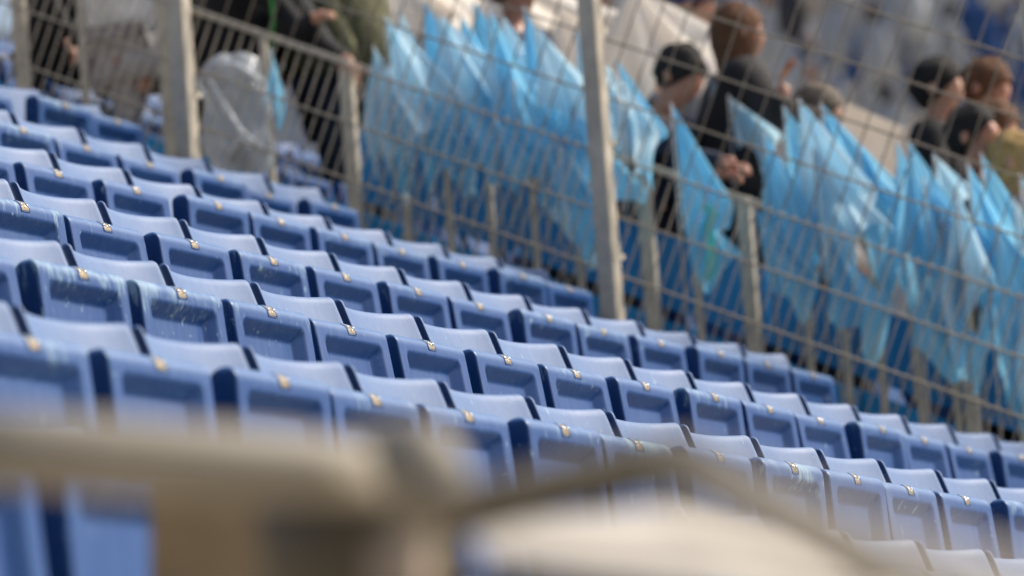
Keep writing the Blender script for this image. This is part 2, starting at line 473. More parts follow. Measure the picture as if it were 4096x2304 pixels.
# ---------------------------------------------------------------- mesh fence
XF = 7.62; ct, st_ = math.cos(RAKE), math.sin(RAKE)
U = Vector((0, ct, st_)); Vn = Vector((0, -st_, ct))        # up the slope, square to the slope
A0 = Vector((XF, 2.9674965, 1.47074052))                     # a wire passes here
fence = empty('mesh_fence', (XF, 0, -PLATE)); tag(fence, 'tall galvanised mesh fence climbing the stand at the end of the blue rows', 'fence')
fi = Vector((XF, 0, -PLATE))
L0, L1 = -4.2, 5.2
for k in range(-4, 11):                                      # double horizontal wires
    m = MB(); c = A0+Vn*(.2*k)-fi
    for dx in (-.0065, .0065): m.tube([c+U*L0+Vector((dx*1.3, 0, 0)), c+U*L1+Vector((dx*1.3, 0, 0))], .0046, 6)
    m.obj('horizontal_wire', M_WIRE, fence)
lo, hi = -.8-.03, .42
m = MB(); m.tube([Vn*lo, Vn*hi], .0027, 6); ME_BAR = m.me('dense_bar', M_WIRE)
m = MB(); m.tube([Vn*hi, Vn*2.02], .0030, 6); ME_BAR2 = m.me('upper_bar', M_WIRE)
n = int((L1-L0)/.05)
for i in range(n+1):
    c = A0+U*(L0+.05*i)-fi
    link_mesh('vertical_bar', ME_BAR, fence, c)
    if i % 2 == 0: link_mesh('upper_bar', ME_BAR2, fence, c)
for k, y in enumerate((.96, 2.64, 4.31)):                   # thick posts, every second row
    zt = (math.floor((y+.42)/DEP))*RISE-PLATE
    m = MB(); m.box((0, 0, 0), (.085, .068, 3.9)); 
    pm = m.obj('post', M_GALV, fence, False, Vector((XF-.06, y, zt+1.95))-fi)
    bv = pm.modifiers.new('bevel', 'BEVEL'); bv.width = .008; bv.segments = 2
    pl = MB(); pl.box((0, 0, 0), (.14, .13, .012)); pl.obj('base_plate', M_GALV, pm, False, (0, 0, -1.945))
    for q in range(8):
        s = MB(); s.box((0, 0, 0), (.05, .075, .02)); s.obj('clamp', M_GALV, pm, False, (.045, 0, -1.4+q*.42))

# ---------------------------------------------------------------- aisle railing behind the mesh
XR = 8.6
rail = empty('aisle_railing', (XR, 0, -PLATE)); tag(rail, 'galvanised stair railing with uprights behind the mesh fence', 'railing')
ri = Vector((XR, 0, -PLATE)); R0 = atX(1383, 245, XR)
def rail_pt(y): return R0+U*((y-R0.y)/ct)
m = MB(); m.tube([rail_pt(-1.2)-ri, rail_pt(6.2)-ri], .009, 10); m.obj('handrail', M_GALV, rail)
for px in (60, 650, 1383, 2570, 2975, 3850):
    y = atX(px, 245+.36*(px-1383), XR).y; p = rail_pt(y)
    m = MB(); m.box((0, 0, -.68), (.04, .052, 1.36)); m.obj('post', M_GALV, rail, False, p-ri)
for px in (310, 1050, 1590, 1765, 1935, 2110, 2285, 2760, 3200, 3350, 3490, 3640, 3790, 4050, 4180):
    y = atX(px, 245+.36*(px-1383), XR).y; p = rail_pt(y)
    m = MB(); m.box((0, 0, -.68), (.020, .026, 1.34)); m.obj('upright', M_GALV, rail, False, p-ri)

# ---------------------------------------------------------------- blue boarding behind the railing
XB = 8.70
M_BOARD = simple('bright_blue_board', (.010, .29, .64), .55, 0, .18, 5)
M_BOARDD = simple('deep_blue_board', (.008, .22, .55), .55, 0, .18, 5)
brd = empty('blue_boarding', (XB, 0, -PLATE)); tag(brd, 'bright blue boards in two bands behind the railing uprights, under the flags', 'barrier')
bi = Vector((XB, 0, -PLATE))
y_split = atX(1330, 300, XR).y
yk = -1.3; k = 0
while yk < 5.6:
    for (o0, o1, mt) in ((-.26, -.55, M_BOARDD), (-.60, -1.25, M_BOARD)):
        if o0 > -.5 and yk > y_split-.1: continue
        m = MB(); e = .012+.004*(k % 3); a, b = yk+.006, yk+.335
        A, B = rail_pt(a)-bi, rail_pt(b)-bi; zz = Vector((0, 0, 1)); dx = Vector((XB-XR+e, 0, 0))*1.0
        A = Vector((e, A.y, A.z)); B = Vector((e, B.y, B.z)); th = Vector((.018, 0, 0))
        q = [A+zz*o0, B+zz*o0, B+zz*o1, A+zz*o1]
        m.add(q+[p+th for p in q], [(0, 1, 2, 3), (7, 6, 5, 4), (0, 4, 5, 1), (1, 5, 6, 2), (2, 6, 7, 3), (3, 7, 4, 0)])
        m.obj('board', mt, brd, False)
    m = MB(); m.ball(Vector((-.004, yk+.17, rail_pt(yk+.17).z-bi.z-.49-.02*(k % 2))), .010, 8, 6); m.obj('bolt', M_RIVET, brd)
    yk += .341; k += 1

# ---------------------------------------------------------------- second block of seats, behind the railing
k = 0
for j in range(-1, 9):
    for c in range(0, 7):
        x, y, z = 8.95+c*W, j*DEP, j*RISE
        px, py, dz = project((x, y, z))
        if -150 < px < 4250 and -150 < py < 2304:
            near = c < 2
            ab = 'row beside the stair' 
            lab = 'bright blue seat behind the mesh, %s from the railing, %s row from the right edge' % (ORD[c+1], ORD[j+2])
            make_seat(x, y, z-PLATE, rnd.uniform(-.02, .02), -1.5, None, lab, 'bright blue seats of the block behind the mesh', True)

# ---------------------------------------------------------------- flags
def film(name, col, light):
    m, nd, lk, bs = new_mat(name)
    tc = N(nd, 'ShaderNodeTexCoord')
    f = noise(nd, lk, tc.outputs['Object'], 9, 3)
    c = mix(nd, lk, maprange(nd, lk, f, .35, .65), col, light)
    lk.new(c, bs.inputs['Base Color']); bs.inputs['Roughness'].default_value = .6; bs.inputs['Specular IOR Level'].default_value = .25
    tr = N(nd, 'ShaderNodeBsdfTranslucent'); lk.new(c, tr.inputs[0])
    mx = N(nd, 'ShaderNodeMixShader'); mx.inputs[0].default_value = .45
    out = nd['Material Output']; lk.new(bs.outputs[0], mx.inputs[1]); lk.new(tr.outputs[0], mx.inputs[2]); lk.new(mx.outputs[0], out.inputs[0])
    return m
M_FLAG = film('light_blue_plastic_film', (.26, .66, .92), (.40, .77, .96))
M_FLAGP = film('pale_blue_plastic_film', (.50, .80, .96), (.74, .91, .99))
M_CREAM = film('cream_flag_film', (.92, .85, .76), (.96, .92, .85))
M_STICK = simple('pale_flag_stick', (.40, .40, .40), .5)
def flag(px, py, X, L, wd, label, group, mat, seed, drift=0.0, cat='flag'):
    r = random.Random(seed); X = X if mat is M_CREAM else 8.22+(X-8.75)*.45; tip = atX(px, py, X); L *= 1.05 if px < 2400 else 1.08; wd *= 1.12
    tip = atX(px, py, X)
    root = empty('hand_flag' if mat is not M_CREAM else 'cream_flag', tip-Vector((0, 0, L*1.25))); tag(root, label, cat, group)
    o = tip-root.location
    m = MB(); m.tube([Vector((0, .012, 0)), o+Vector((0, .006, .01))], .0045, 6); m.obj('stick', M_STICK, root)
    nu, nv = 26, 26; v = []; f = []
    ph = [r.uniform(0, 6.28) for _ in range(5)]; k1 = r.uniform(1.2, 2.2); k2 = r.uniform(2.5, 4.5); ul = r.choice((.1, .3, .6, .85)); k3 = r.uniform(1.3, 2.4)
    th = r.uniform(-.5, .5)                        # azimuth of the cloth about its stick
    lean = r.uniform(-.1, .1)+drift
    side = r.choice((-1, 1)); flare = r.uniform(.8, 1.15); kk = [r.uniform(0, 6.28) for _ in range(3)]
    for a in range(nv+1):
        t = a/nv
        for b in range(nu+1):
            u = b/nu
            # hem: a hanging corner on one side and a short one on the other
            Lu = L*(.58+.34*max(0, 1-abs(u-ul)*k3)+.08*math.sin(9*u+kk[0]))
            dd = Lu*t/L
            wt = wd*1.04*flare*(dd/.55 if dd < .55 else 1-.55*(dd-.55)/.45)
            s = (u-(.12 if side > 0 else .35))*wt
            # straight folds that fan out from the tip
            fold = wt*.16*math.sin(2*math.pi*k1*u+ph[1])+wt*.07*math.sin(2*math.pi*k2*u+ph[2])+.02*dd*math.sin(4*dd+kk[1]+3*u)
            crease = mnoise(Vector((u*3+kk[2], dd*4, seed*1.7)))*.022*dd
            Y = -s*math.cos(th)+(fold+crease)*math.sin(th); Xo = s*math.sin(th)*.8+(fold+crease)*math.cos(th)
            v.append(o+Vector((Xo, Y-lean*dd*L, -Lu*t)))
    for a in range(nv):
        for b in range(nu):
            q = a*(nu+1)+b; f.append((q, q+1, q+nu+2, q+nu+1))
    fm = MB(); fm.add(v, f); c = fm.obj('flag_cloth', mat, root)
    return root
flags_left = [  # px, py, X, length, width, material
    (1545, 70, 9.1, .62, .26, 1), (1600, 40, 9.5, .75, .28, 1), (1500, 190, 8.9, .52, .22, 1), (1480, 640, 8.9, .0, .0, 0),
    (1700, 10, 9.6, .62, .24, 0), (1760, 60, 9.2, .60, .28, 1), (1640, 220, 9.4, .55, .26, 0), (1850, 70, 9.4, .72, .24, 0),
    (1900, 10, 10., .70, .26, 0), (1960, 40, 9.2, .78, .22, 0), (2010, 60, 9.7, .70, .22, 1), (2100, 30, 9.5, .66, .20, 0),
    (2150, 110, 9.1, .60, .22, 1), (2060, 330, 9.0, .52, .24, 0), (1830, 380, 8.95, .40, .24, 0), (2240, 240, 9.2, .60, .24, 0),
    (2310, 120, 9.6, .62, .22, 1), (2290, 430, 9.0, .62, .30, 0), (2230, 560, 8.9, .52, .24, 1), (1700, 400, 8.9, .36, .22, 0),
    (1560, 330, 8.85, .36, .22, 1), (1990, 480, 8.9, .32, .18, 0), (2180, 600, 8.85, .30, .2, 0)]
flags_right = [
    (2470, 240, 9.1, .50, .15, 0), (2500, 330, 8.9, .36, .15, 1), (2690, 420, 8.8, .66, .19, 0), (2850, 330, 10.8, .30, .14, 0),
    (2920, 390, 10.6, .30, .15, 1), (3060, 530, 8.9, .62, .24, 0), (3140, 430, 9.3, .72, .30, 0), (3200, 400, 9.0, .66, .26, 1),
    (3260, 600, 8.9, .55, .30, 1), (3440, 570, 9.3, .62, .22, 0),
    (3590, 570, 9.3, .72, .26, 0), (3640, 570, 9.0, .78, .30, 0), (3740, 620, 9.4, .30, .14, 1), (3760, 860, 8.9, .50, .24, 1),
    (3875, 660, 9.1, .82, .24, 0), (4060, 800, 8.9, .72, .26, 1),
    (2790, 830, 8.85, .34, .16, 0), (3020, 830, 8.8, .46, .22, 0), (3290, 420, 9.3, .6, .24, 0), (3700, 720, 8.9, .60, .26, 0), (3830, 760, 8.8, .64, .2, 1), (3930, 620, 9.4, .5, .2, 0), (3990, 900, 8.8, .55, .24, 0), (4085, 700, 8.9, .7, .22, 0), (4060, 1350, 8.8, .4, .2, 0),
    (3330, 960, 8.8, .46, .24, 0), (4080, 1180, 8.75, .52, .2, 1), (3960, 1080, 8.8, .52, .2, 0), (3680, 1120, 8.8, .46, .22, 0)]
n = 0
for side, lst in (('left', flags_left), ('right', flags_right)):
    lst = [q for q in lst if q[3] > 0]; lst.sort(key=lambda q: q[0])
    for i, (px, py, X, L, wd, mt) in enumerate(lst):
        o_ = ordinal(i+1)
        lab = '%s blue flag, %s from left among those %s of the middle thick post' % ('pale' if mt else 'light', o_, side)
        flag(px, py, X, L, wd, lab, 'light blue flags standing on sticks behind the mesh', M_FLAGP if mt else M_FLAG, 100+n, rnd.uniform(.0, .12)); n += 1
for i, (px, py, X, L, wd, lab) in enumerate([
    (2530, -60, 10.2, .50, 0.58, 'tall cream white flag just right of the middle thick post at the top edge'),
    (2240, 30, 10.4, .40, 0.44, 'cream white flag left of the middle thick post behind blue flags'),
    (1720, -110, 10.6, .40, 0.51, 'cream white flag above the left flags at the top edge'),
    (1560, -120, 10.4, .36, 0.48, 'cream white flag leftmost at the top edge beside the olive jacket'),
    (1960, -110, 10.5, .40, 0.58, 'cream white flag at the top edge above the middle of the left flags')]):
    flag(px, py, X, L, wd, lab, 'cream flags behind the light blue ones', M_CREAM, 300+i)
# more flags low down among the seats on the far left
for i, (px, py, X, L, wd) in enumerate([(1085, 200, 8.9, .35, .07), ]):
    flag(px, py, X, L, wd, ['narrow light blue flag hanging beside the clear plastic bag', 'small blue flag low behind the mesh right of the plastic bag',
         'small blue flag below the olive jacket', 'small blue flag behind the white jacket person', 'blue flag in the top left corner behind the mesh'][i],
         'light blue flags standing on sticks behind the mesh', M_FLAG, 400+i)
# turquoise and green ribbons
M_TURQ = film('turquoise_ribbon', (.12, .62, .60), (.2, .72, .68)); M_GREEN = film('green_ribbon', (.04, .17, .05), (.05, .2, .06))
def ribbon(pts, X, wd, mat, label):
    P = [atX(px, py, X) for px, py in pts]; base = P[-1].copy(); v = []; f = []
    for i, p in enumerate(P):
        for s in (-.5, .5): v.append(p-base+Vector((.01*math.sin(i*1.3), s*wd, 0)))
    f = [(2*i, 2*i+1, 2*i+3, 2*i+2) for i in range(len(P)-1)]
    m = MB(); m.add(v, f); o = m.obj('ribbon', mat, None, True, base); tag(o, label, 'ribbon')
ribbon([(2820, 820), (2850, 860), (2830, 900), (2850, 1020), (2840, 1120)], 8.15, .045, M_TURQ, 'turquoise ribbon hanging from the railing below the clasped hands')
ribbon([(1085, -20), (1090, 80), (1082, 180), (1075, 260)], 8.7, .014, M_GREEN, 'thin green ribbon hanging above the clear plastic bag')

# ---------------------------------------------------------------- clear plastic bag
def bag_mat():
    m, nd, lk, bs = new_mat('clear_bag_film')
    bs.inputs['Base Color'].default_value = (.62, .66, .70, 1); bs.inputs['Roughness'].default_value = .25
    tp = N(nd, 'ShaderNodeBsdfTransparent'); mx = N(nd, 'ShaderNodeMixShader'); tc = N(nd, 'ShaderNodeTexCoord')
    f = noise(nd, lk, tc.outputs['Object'], 6, 4, .6, (1, 1, .6))
    lk.new(maprange(nd, lk, f, .35, .65, .30, .80), mx.inputs[0])
    lk.new(tp.outputs[0], mx.inputs[1]); lk.new(bs.outputs[0], mx.inputs[2]); lk.new(mx.outputs[0], nd['Material Output'].inputs[0])
    return m
M_BAG = bag_mat()
bp = atX(955, 215, 8.45); bb = atX(960, 700, 8.45); hgt = bp.z-bb.z
V = []; Fc = []; nu, nv = 30, 26
for a in range(nv+1):
    t = a/nv
    for b in range(nu):
        ang = 2*math.pi*b/nu
        r = .13*(.35+.65*min(1, t*5)**.5)*(1-.25*max(0, t-.55)/.45)
        q = mnoise(Vector((math.cos(ang)*1.3, math.sin(ang)*1.3, t*3.0)))*.06 + .018*math.sin(ang*5+t*4)+.01*math.sin(ang*11-t*9)+.006*math.sin(ang*19+t*5)
        V.append((math.cos(ang)*(r+q)*.8, math.sin(ang)*(r+q), hgt*(1-t)))
for a in range(nv):
    for b in range(nu): Fc.append((a*nu+b, a*nu+(b+1) % nu, (a+1)*nu+(b+1) % nu, (a+1)*nu+b))
o = link_mesh('plastic_bag', mesh('plastic_bag', V, Fc, M_BAG), None, bb)
tag(o, 'large clear plastic bag hanging behind the mesh beside the left thick post', 'bag')
M_FOLD = simple('bag_fold', (.7, .74, .78), .4)
for fp in ([(840, 320), (900, 430), (960, 520), (1050, 590)], [(850, 250), (950, 262), (1050, 330)], [(900, 640), (960, 560), (1040, 600)]):
    m = MB(); m.tube([atX(x, y, 8.31)-bb for x, y in fp], [.006, .013, .009, .005][:len(fp)], 8); m.obj('twisted_fold', M_FOLD, o)

# ---------------------------------------------------------------- people
M_SKIN = simple('skin', (.50, .26, .17), .5, 0, .1, 20)
M_SKIN_R = simple('ruddy_skin', (.48, .22, .14), .5, 0, .1, 20)
M_EYE = simple('eye', (.05, .035, .03), .3)
def cloth(name, c, var=.25, sc=10): return simple(name, c, .85, 0, var, sc, .3)
M_NAVY = cloth('navy_cloth', (.018, .026, .055)); M_BLACK = cloth('black_cloth', (.008, .008, .010)); M_OLIVE = cloth('olive_fleece', (.10, .10, .045), .6, 26)
M_WHITE = cloth('white_cloth', (.88, .85, .83)); M_GREY = cloth('grey_cloth', (.42, .39, .38)); M_JEAN = cloth('dark_trousers', (.02, .024, .035))
M_PUFF = cloth('charcoal_puffer', (.022, .020, .022)); M_LILAC = cloth('pale_scarf', (.50, .46, .55)); M_BLUEC = cloth('royal_blue_cloth', (.012, .040, .16))
M_HDARK = cloth('dark_hair', (.010, .008, .007), .4, 40); M_HBROWN = cloth('brown_hair', (.14, .06, .025), .4, 40); M_HGREY = cloth('grey_brown_hair', (.16, .13, .10), .4, 40)
M_HBLOND = cloth('blond_hair', (.42, .27, .10), .3, 40); M_SHOE = cloth('white_shoe', (.6, .58, .58))
def skin_obj(name, chains, mat, parent, sub=1, origin=Vector((0, 0, 0)), rough=None):
    """chains: lists of (point, radius); a chain starting with an int joins an earlier vertex"""
    V = []; E = []; R = []; comp_root = []
    for ch in chains:
        prev = None
        for it in ch:
            if isinstance(it, int): prev = it; continue
            V.append(tuple(Vector(it[0])-origin)); R.append(it[1] if isinstance(it[1], tuple) else (it[1], it[1]))
            i = len(V)-1
            if prev is not None: E.append((prev, i))
            else: comp_root.append(i)
            prev = i
    me = bpy.data.meshes.new(name); me.from_pydata(V, E, []); me.materials.append(mat)
    o = link_mesh(name, me, parent)
    sk = o.modifiers.new('skin', 'SKIN'); sk.use_smooth_shade = True; sk.use_x_symmetry = False
    for i, d in enumerate(me.skin_vertices[0].data):
        d.radius = R[i]; d.use_root = i in comp_root
    if sub:
        s = o.modifiers.new('sub', 'SUBSURF'); s.levels = sub; s.render_levels = sub
    return o
def lerp(a, b, t): return a+(b-a)*t
def person(pos, label, face, hips, chest, neck, head, arms, legs, top, trouser, hair, skin=M_SKIN, hairlen=0.0, cap=None, extra=None, sleeve=1.0, bulk=1.0):
    """joints in world coordinates; arms: list of (shoulder, elbow, hand); legs: list of (hip, knee, foot)"""
    root = empty('person', pos); tag(root, label, 'person'); O = Vector(pos); f = Vector(face).normalized()
    side = f.cross(Vector((0, 0, 1))).normalized(); upd = (head-neck).normalized(); upd = (upd+Vector((0, 0, .6))).normalized()
    side = f.cross(upd).normalized(); upd = side.cross(f).normalized()
    H = head
    ch = [[(hips, .13), (lerp(hips, chest, .5), .12), (chest, .145), (neck-(neck-chest)*.2, .075), (neck, .052), (H-upd*.075+f*.015, (.055, .062)), (H-upd*.02+f*.012, (.070, .082)), (H+upd*.045-f*.004, (.074, .088)), (H+upd*.095-f*.01, .045)]]
    nose = 6; k = 9
    ch.append([nose, (H-upd*.025+f*.098, .014)]); k += 1
    fing = []
    for (s, e, h) in arms:
        ch.append([2, (lerp(s, chest, .25), .075), (s, .062), (lerp(s, e, .5), .048), (e, .040), (lerp(e, h, .8), .028), (h, (.022, .034))]); k += 6
        d = (h-e).normalized(); ax = d.cross(Vector((0, 0, 1))).normalized(); nn = ax.cross(d)
        for q in range(4):
            b = h+ax*(.024-.016*q)+d*.02; ln = (.070, .080, .074, .058)[q]
            fing.append([(b, .0095), (b+d*ln*.5-nn*.004, .0085), (b+d*ln*.85-nn*.022, .0075), (b+d*ln*.95-nn*.042, .006)])
        b = h+ax*.030-d*.01; fing.append([(b, .011), (b+ax*.022+d*.022, .0095), (b+ax*.022+d*.05-nn*.012, .008)])
    for (a, kn, ft) in legs:
        ch.append([0, (a, .10), (lerp(a, kn, .5), .082), (kn, .058), (lerp(kn, ft, .45), .055), (ft, .036), (ft+f*.12-Vector((0, 0, .03)), .03)])
    body = skin_obj('body', ch+fing, skin, root, 1, O)
    k = bulk
    ca = [[(hips+Vector((0, 0, -.02)), .165*k), (lerp(hips, chest, .5), .155*k), (chest, .175*k), (neck-(neck-chest)*.10, .072*min(k, 1.2))]]
    for (s, e, h) in arms: ca.append([2, (lerp(s, chest, .25), .10*k), (s, .085*k), (lerp(s, e, .5), .068*k), (e, .058*k), (lerp(e, h, min(1.0, .82*sleeve)), .040*k)])
    skin_obj('jacket', ca, top, root, 1, O)
    if legs:
        cl = [[(hips, .15)]]
        for (a, kn, ft) in legs: cl.append([0, (a, .13), (lerp(a, kn, .5), .115), (kn, .095), (lerp(kn, ft, .5), .062), (lerp(kn, ft, .93), .050)])
        skin_obj('trousers', cl, trouser, root, 1, O)
        for (a, kn, ft) in legs:
            skin_obj('shoe', [[(ft-Vector((0, 0, .02)), .045), (ft+f*.10-Vector((0, 0, .045)), .040), (ft+f*.17-Vector((0, 0, .05)), .03)]], M_SHOE, root, 1, O)
    # hair: an uneven shell over the crown and the back of the head
    V = []; Fc = []; nu, nv = 20, 12
    for a in range(nv+1):
        th = math.pi*a/nv*.72
        for b in range(nu):
            p = 2*math.pi*b/nu; c, s = math.cos(p), math.sin(p)      # c along the face direction
            T = th*(1.0 - .40*max(0, c)**1.5)*(1.0+.16*max(0, -c))
            r = .106*(1+.16*mnoise(Vector((c*2, s*2, T*3))+H))
            v = H+upd*(.016+r*1.02*math.cos(T))+f*(-.010+r*1.02*math.sin(T)*c)+side*(r*.88*math.sin(T)*s)
            if hairlen and c < .35 and a > 7: v = v-Vector((0, 0, 1))*hairlen*(a-7)/(nv-7)-f*.01*(a-7)/(nv-7)
            V.append(v-O)
    for a in range(nv):
        for b in range(nu): Fc.append((a*nu+b, a*nu+(b+1) % nu, (a+1)*nu+(b+1) % nu, (a+1)*nu+b))
    hm = mesh('hair', V, Fc, hair); ho = link_mesh('hair', hm, root)
    sl = ho.modifiers.new('thick', 'SOLIDIFY'); sl.thickness = .012; sl.offset = -1
    for sgn in (-1, 1):
        m = MB(); m.ball(H-O+f*.078+side*.031*sgn-upd*.002, .0095); m.obj('eye', M_EYE, root)
        m = MB(); m.ball(H-O+side*.082*sgn-upd*.012-f*.01, (.012, .018, .028)); m.obj('ear', skin, root)
    m = MB(); m.tube([H-O+f*.080+side*.022-upd*.055, H-O+f*.086-upd*.057, H-O+f*.080-side*.022-upd*.055], .006, 6); m.obj('mouth', M_SKIN_R, root)
    if cap:
        m = MB(); m.ball(H-O+upd*.035-f*.01, (.106, .106, .085), 18, 10); m.ball(H-O+upd*.035+f*.10, (.07, .07, .012)); m.obj('cap', cap, root)
    return root
PX = atX; Z = Vector((0, 0, 1))
def treadz(y): return math.floor((y+.42)/DEP)*RISE-PLATE
MY = Vector((0, -1, 0))
def standing(label, hp, X, face, top, trouser, hair, arms_px=None, lean=0.0, **kw):
    """a person whose head is at photo spot hp on plane X; stands on the tread below"""
    H = PX(hp[0], hp[1], X); f = Vector(face).normalized(); fx = Vector((f.x, f.y, 0)).normalized(); side = fx.cross(Z)
    neck = H-Z*.135-fx*(.02+lean*.10); chest = neck-Z*.22-fx*lean*.22; hips = chest-Z*.38-fx*lean*.25
    gy = hips.y; gz = treadz(gy)
    if hips.z-gz < .55: gz = hips.z-.82
    pos = Vector((hips.x, hips.y, gz))
    arms = []
    for i, s in enumerate((-1, 1)):
        sh = neck-Z*.04+side*.18*s
        if arms_px and arms_px[i]:
            (ex, ey, eX), (hx, hy, hX) = arms_px[i]; arms.append((sh, PX(ex, ey, eX), PX(hx, hy, hX)))
        else: arms.append((sh, sh-Z*.28+side*.05*s+fx*.03, sh-Z*.50+side*.03*s+fx*.14))
    legs = []
    for s in (-1, 1):
        a = hips+side*.09*s-Z*.05; ft = Vector((a.x, a.y, gz+.08))+fx*.02; kn = lerp(a, ft, .5)+fx*.05; legs.append((a, kn, ft))
    return person(pos, label, f, hips, chest, neck, H, arms, legs, top, trouser, hair, **kw)

# man in navy leaning on the railing
standing('man with short dark hair in a navy jacket leaning on the railing, hands clasped', (2725, 300), 8.95, (-.15, -1, -.45), M_NAVY, M_JEAN, M_HDARK,
         [((2690, 690, 8.85), (2905, 690, 8.62)), ((2760, 640, 8.75), (2935, 655, 8.6))], lean=.8, skin=M_SKIN_R)
standing('person with long brown hair in a charcoal puffer jacket, one hand raised', (2960, 130), 9.35, (.5, -.8, .1), M_PUFF, M_JEAN, M_HBROWN,
         [None, ((3120, 560, 9.2), (3135, 330, 9.2))], hairlen=.16, lean=.1, bulk=1.3)
standing('person in a white and blue cap behind the navy jacket man', (2600, 250), 11.0, (.3, -1, 0), M_NAVY, M_JEAN, M_HDARK, cap=M_LILAC)
standing('person in a royal blue hat at the top edge above the brown hair', (2770, 15), 10.6, (.2, -1, 0), M_GREY, M_JEAN, M_HBROWN, cap=M_BLUEC)
standing('grey haired person half hidden by blue flags under the cream banner', (3275, 455), 9.7, (.2, -1, -.1), M_GREY, M_JEAN, M_HGREY)
standing('dark haired man in a black jacket looking right, near the cream banner', (3755, 350), 9.5, (.1, -1, 0), M_BLACK, M_JEAN, M_HDARK, skin=M_SKIN)
standing('ruddy faced man with short brown hair in a dark top at the upper right', (3950, 350), 9.9, (-.1, -1, -.25), M_BLACK, M_JEAN, M_HBROWN, skin=M_SKIN_R)
standing('dark haired person in black with pink sleeve cuffs in front at the right', (3900, 540), 9.0, (-.1, -1, .15), M_BLACK, M_BLACK, M_HDARK, [None, ((3830, 780, 8.9), (3880, 840, 8.85))], skin=M_SKIN_R)
standing('bare headed person in profile at the right, reddish forehead', (3975, 520), 9.2, (-.1, -1, -.2), M_BLACK, M_JEAN, M_HBROWN, skin=M_SKIN)
standing('blond long haired person cut by the right edge', (4060, 650), 8.95, (.2, -1, -.2), M_NAVY, M_JEAN, M_HBLOND, hairlen=.22)
standing('person in a navy coat between cream flags, left of the middle thick post', (2060, -40), 9.5, (-.2, -1, -.3), M_NAVY, M_JEAN, M_HBROWN, skin=M_SKIN_R)
standing('person in black holding the railing, hand beside the olive fleece', (1050, -330), 9.05, (0, -1, -.3), M_BLACK, M_BLACK, M_HDARK,
         [((1290, 190, 8.9), (1405, 255, 8.62)), ((1200, 130, 8.9), (1290, 60, 8.7))], lean=.35)
standing('person in an olive green fleece with arms down behind the railing', (1340, -330), 9.5, (0, -1, -.2), M_OLIVE, M_JEAN, M_HBROWN, bulk=1.75, sleeve=1.2)
standing('person in a black coat beside the left thick post behind the mesh', (860, -380), 9.3, (-.3, -1, 0), M_BLACK, M_BLACK, M_HDARK, sleeve=1.25, bulk=1.4)
standing('person in black trousers and dark coat at the upper left', (230, -420), 9.2, (0, -1, 0), M_BLACK, M_BLACK, M_HDARK, sleeve=1.25, bulk=1.2)
# seated person in white jacket and grey shorts
h = PX(530, 185, 8.9)
hips = h; chest = h+Vector((0, -.03, .36)); neck = chest+Vector((0, -.04, .22)); head = neck+Vector((0, -.04, .15))
person(Vector((h.x, h.y, treadz(h.y))), 'seated person in a white jacket and pale grey shorts left of the thick post', MY, hips, chest, neck, head,
       [(neck+Vector((.18, 0, -.07)), PX(650, 90, 9.1), PX(585, 290, 8.8)), (neck+Vector((-.18, 0, -.07)), PX(430, 60, 8.8), PX(500, 230, 8.75))],
       [(h+Vector((.09, 0, -.05)), h+Vector((.1, -.20, -.16)), h+Vector((.1, -.12, -.42))), (h+Vector((-.09, 0, -.05)), h+Vector((-.08, -.02, -.20)), h+Vector((-.08, .03, -.42)))],
       M_WHITE, M_GREY, M_HDARK, bulk=1.4, sleeve=1.25)
wp = COL.objects[-1]
while wp.parent: wp = wp.parent
m = MB(); m.tube([h-wp.location+Vector((0, 0, .05)), h-wp.location-Vector((0, .02, .08)), h-wp.location-Vector((0, .03, .17))], [.16, .19, .20], 18); m.obj('shorts', M_GREY, wp)
# ---------------------------------------------------------------- cream banner wall behind the flags
M_BANNER = film('cream_banner_film', (.90, .82, .72), (.95, .90, .82))
a, b = atX(3250, 355, 10.6), atX(3640, 520, 10.6)
banner = empty('banner', Vector((10.6, (a.y+b.y)/2, b.z-.6))); tag(banner, 'blank cream banner panel behind the flags at the right', 'banner')
m = MB(); v = []
for p in (a, b):
    for z in (0, -.42): v.append(p+Z*z-banner.location)
m.add([v[0], v[1], v[3], v[2]]+[q+Vector((.02, 0, 0)) for q in (v[0], v[1], v[3], v[2])], [(0, 1, 2, 3), (7, 6, 5, 4), (0, 4, 5, 1), (1, 5, 6, 2), (2, 6, 7, 3), (3, 7, 4, 0)])
m.obj('panel', M_BANNER, banner, False)
for p in (a, b):
    m = MB(); m.tube([p-banner.location+Vector((.03, 0, .02)), p-banner.location+Vector((.03, 0, -1.1))], .02, 8); m.obj('pole', M_GALV, banner)

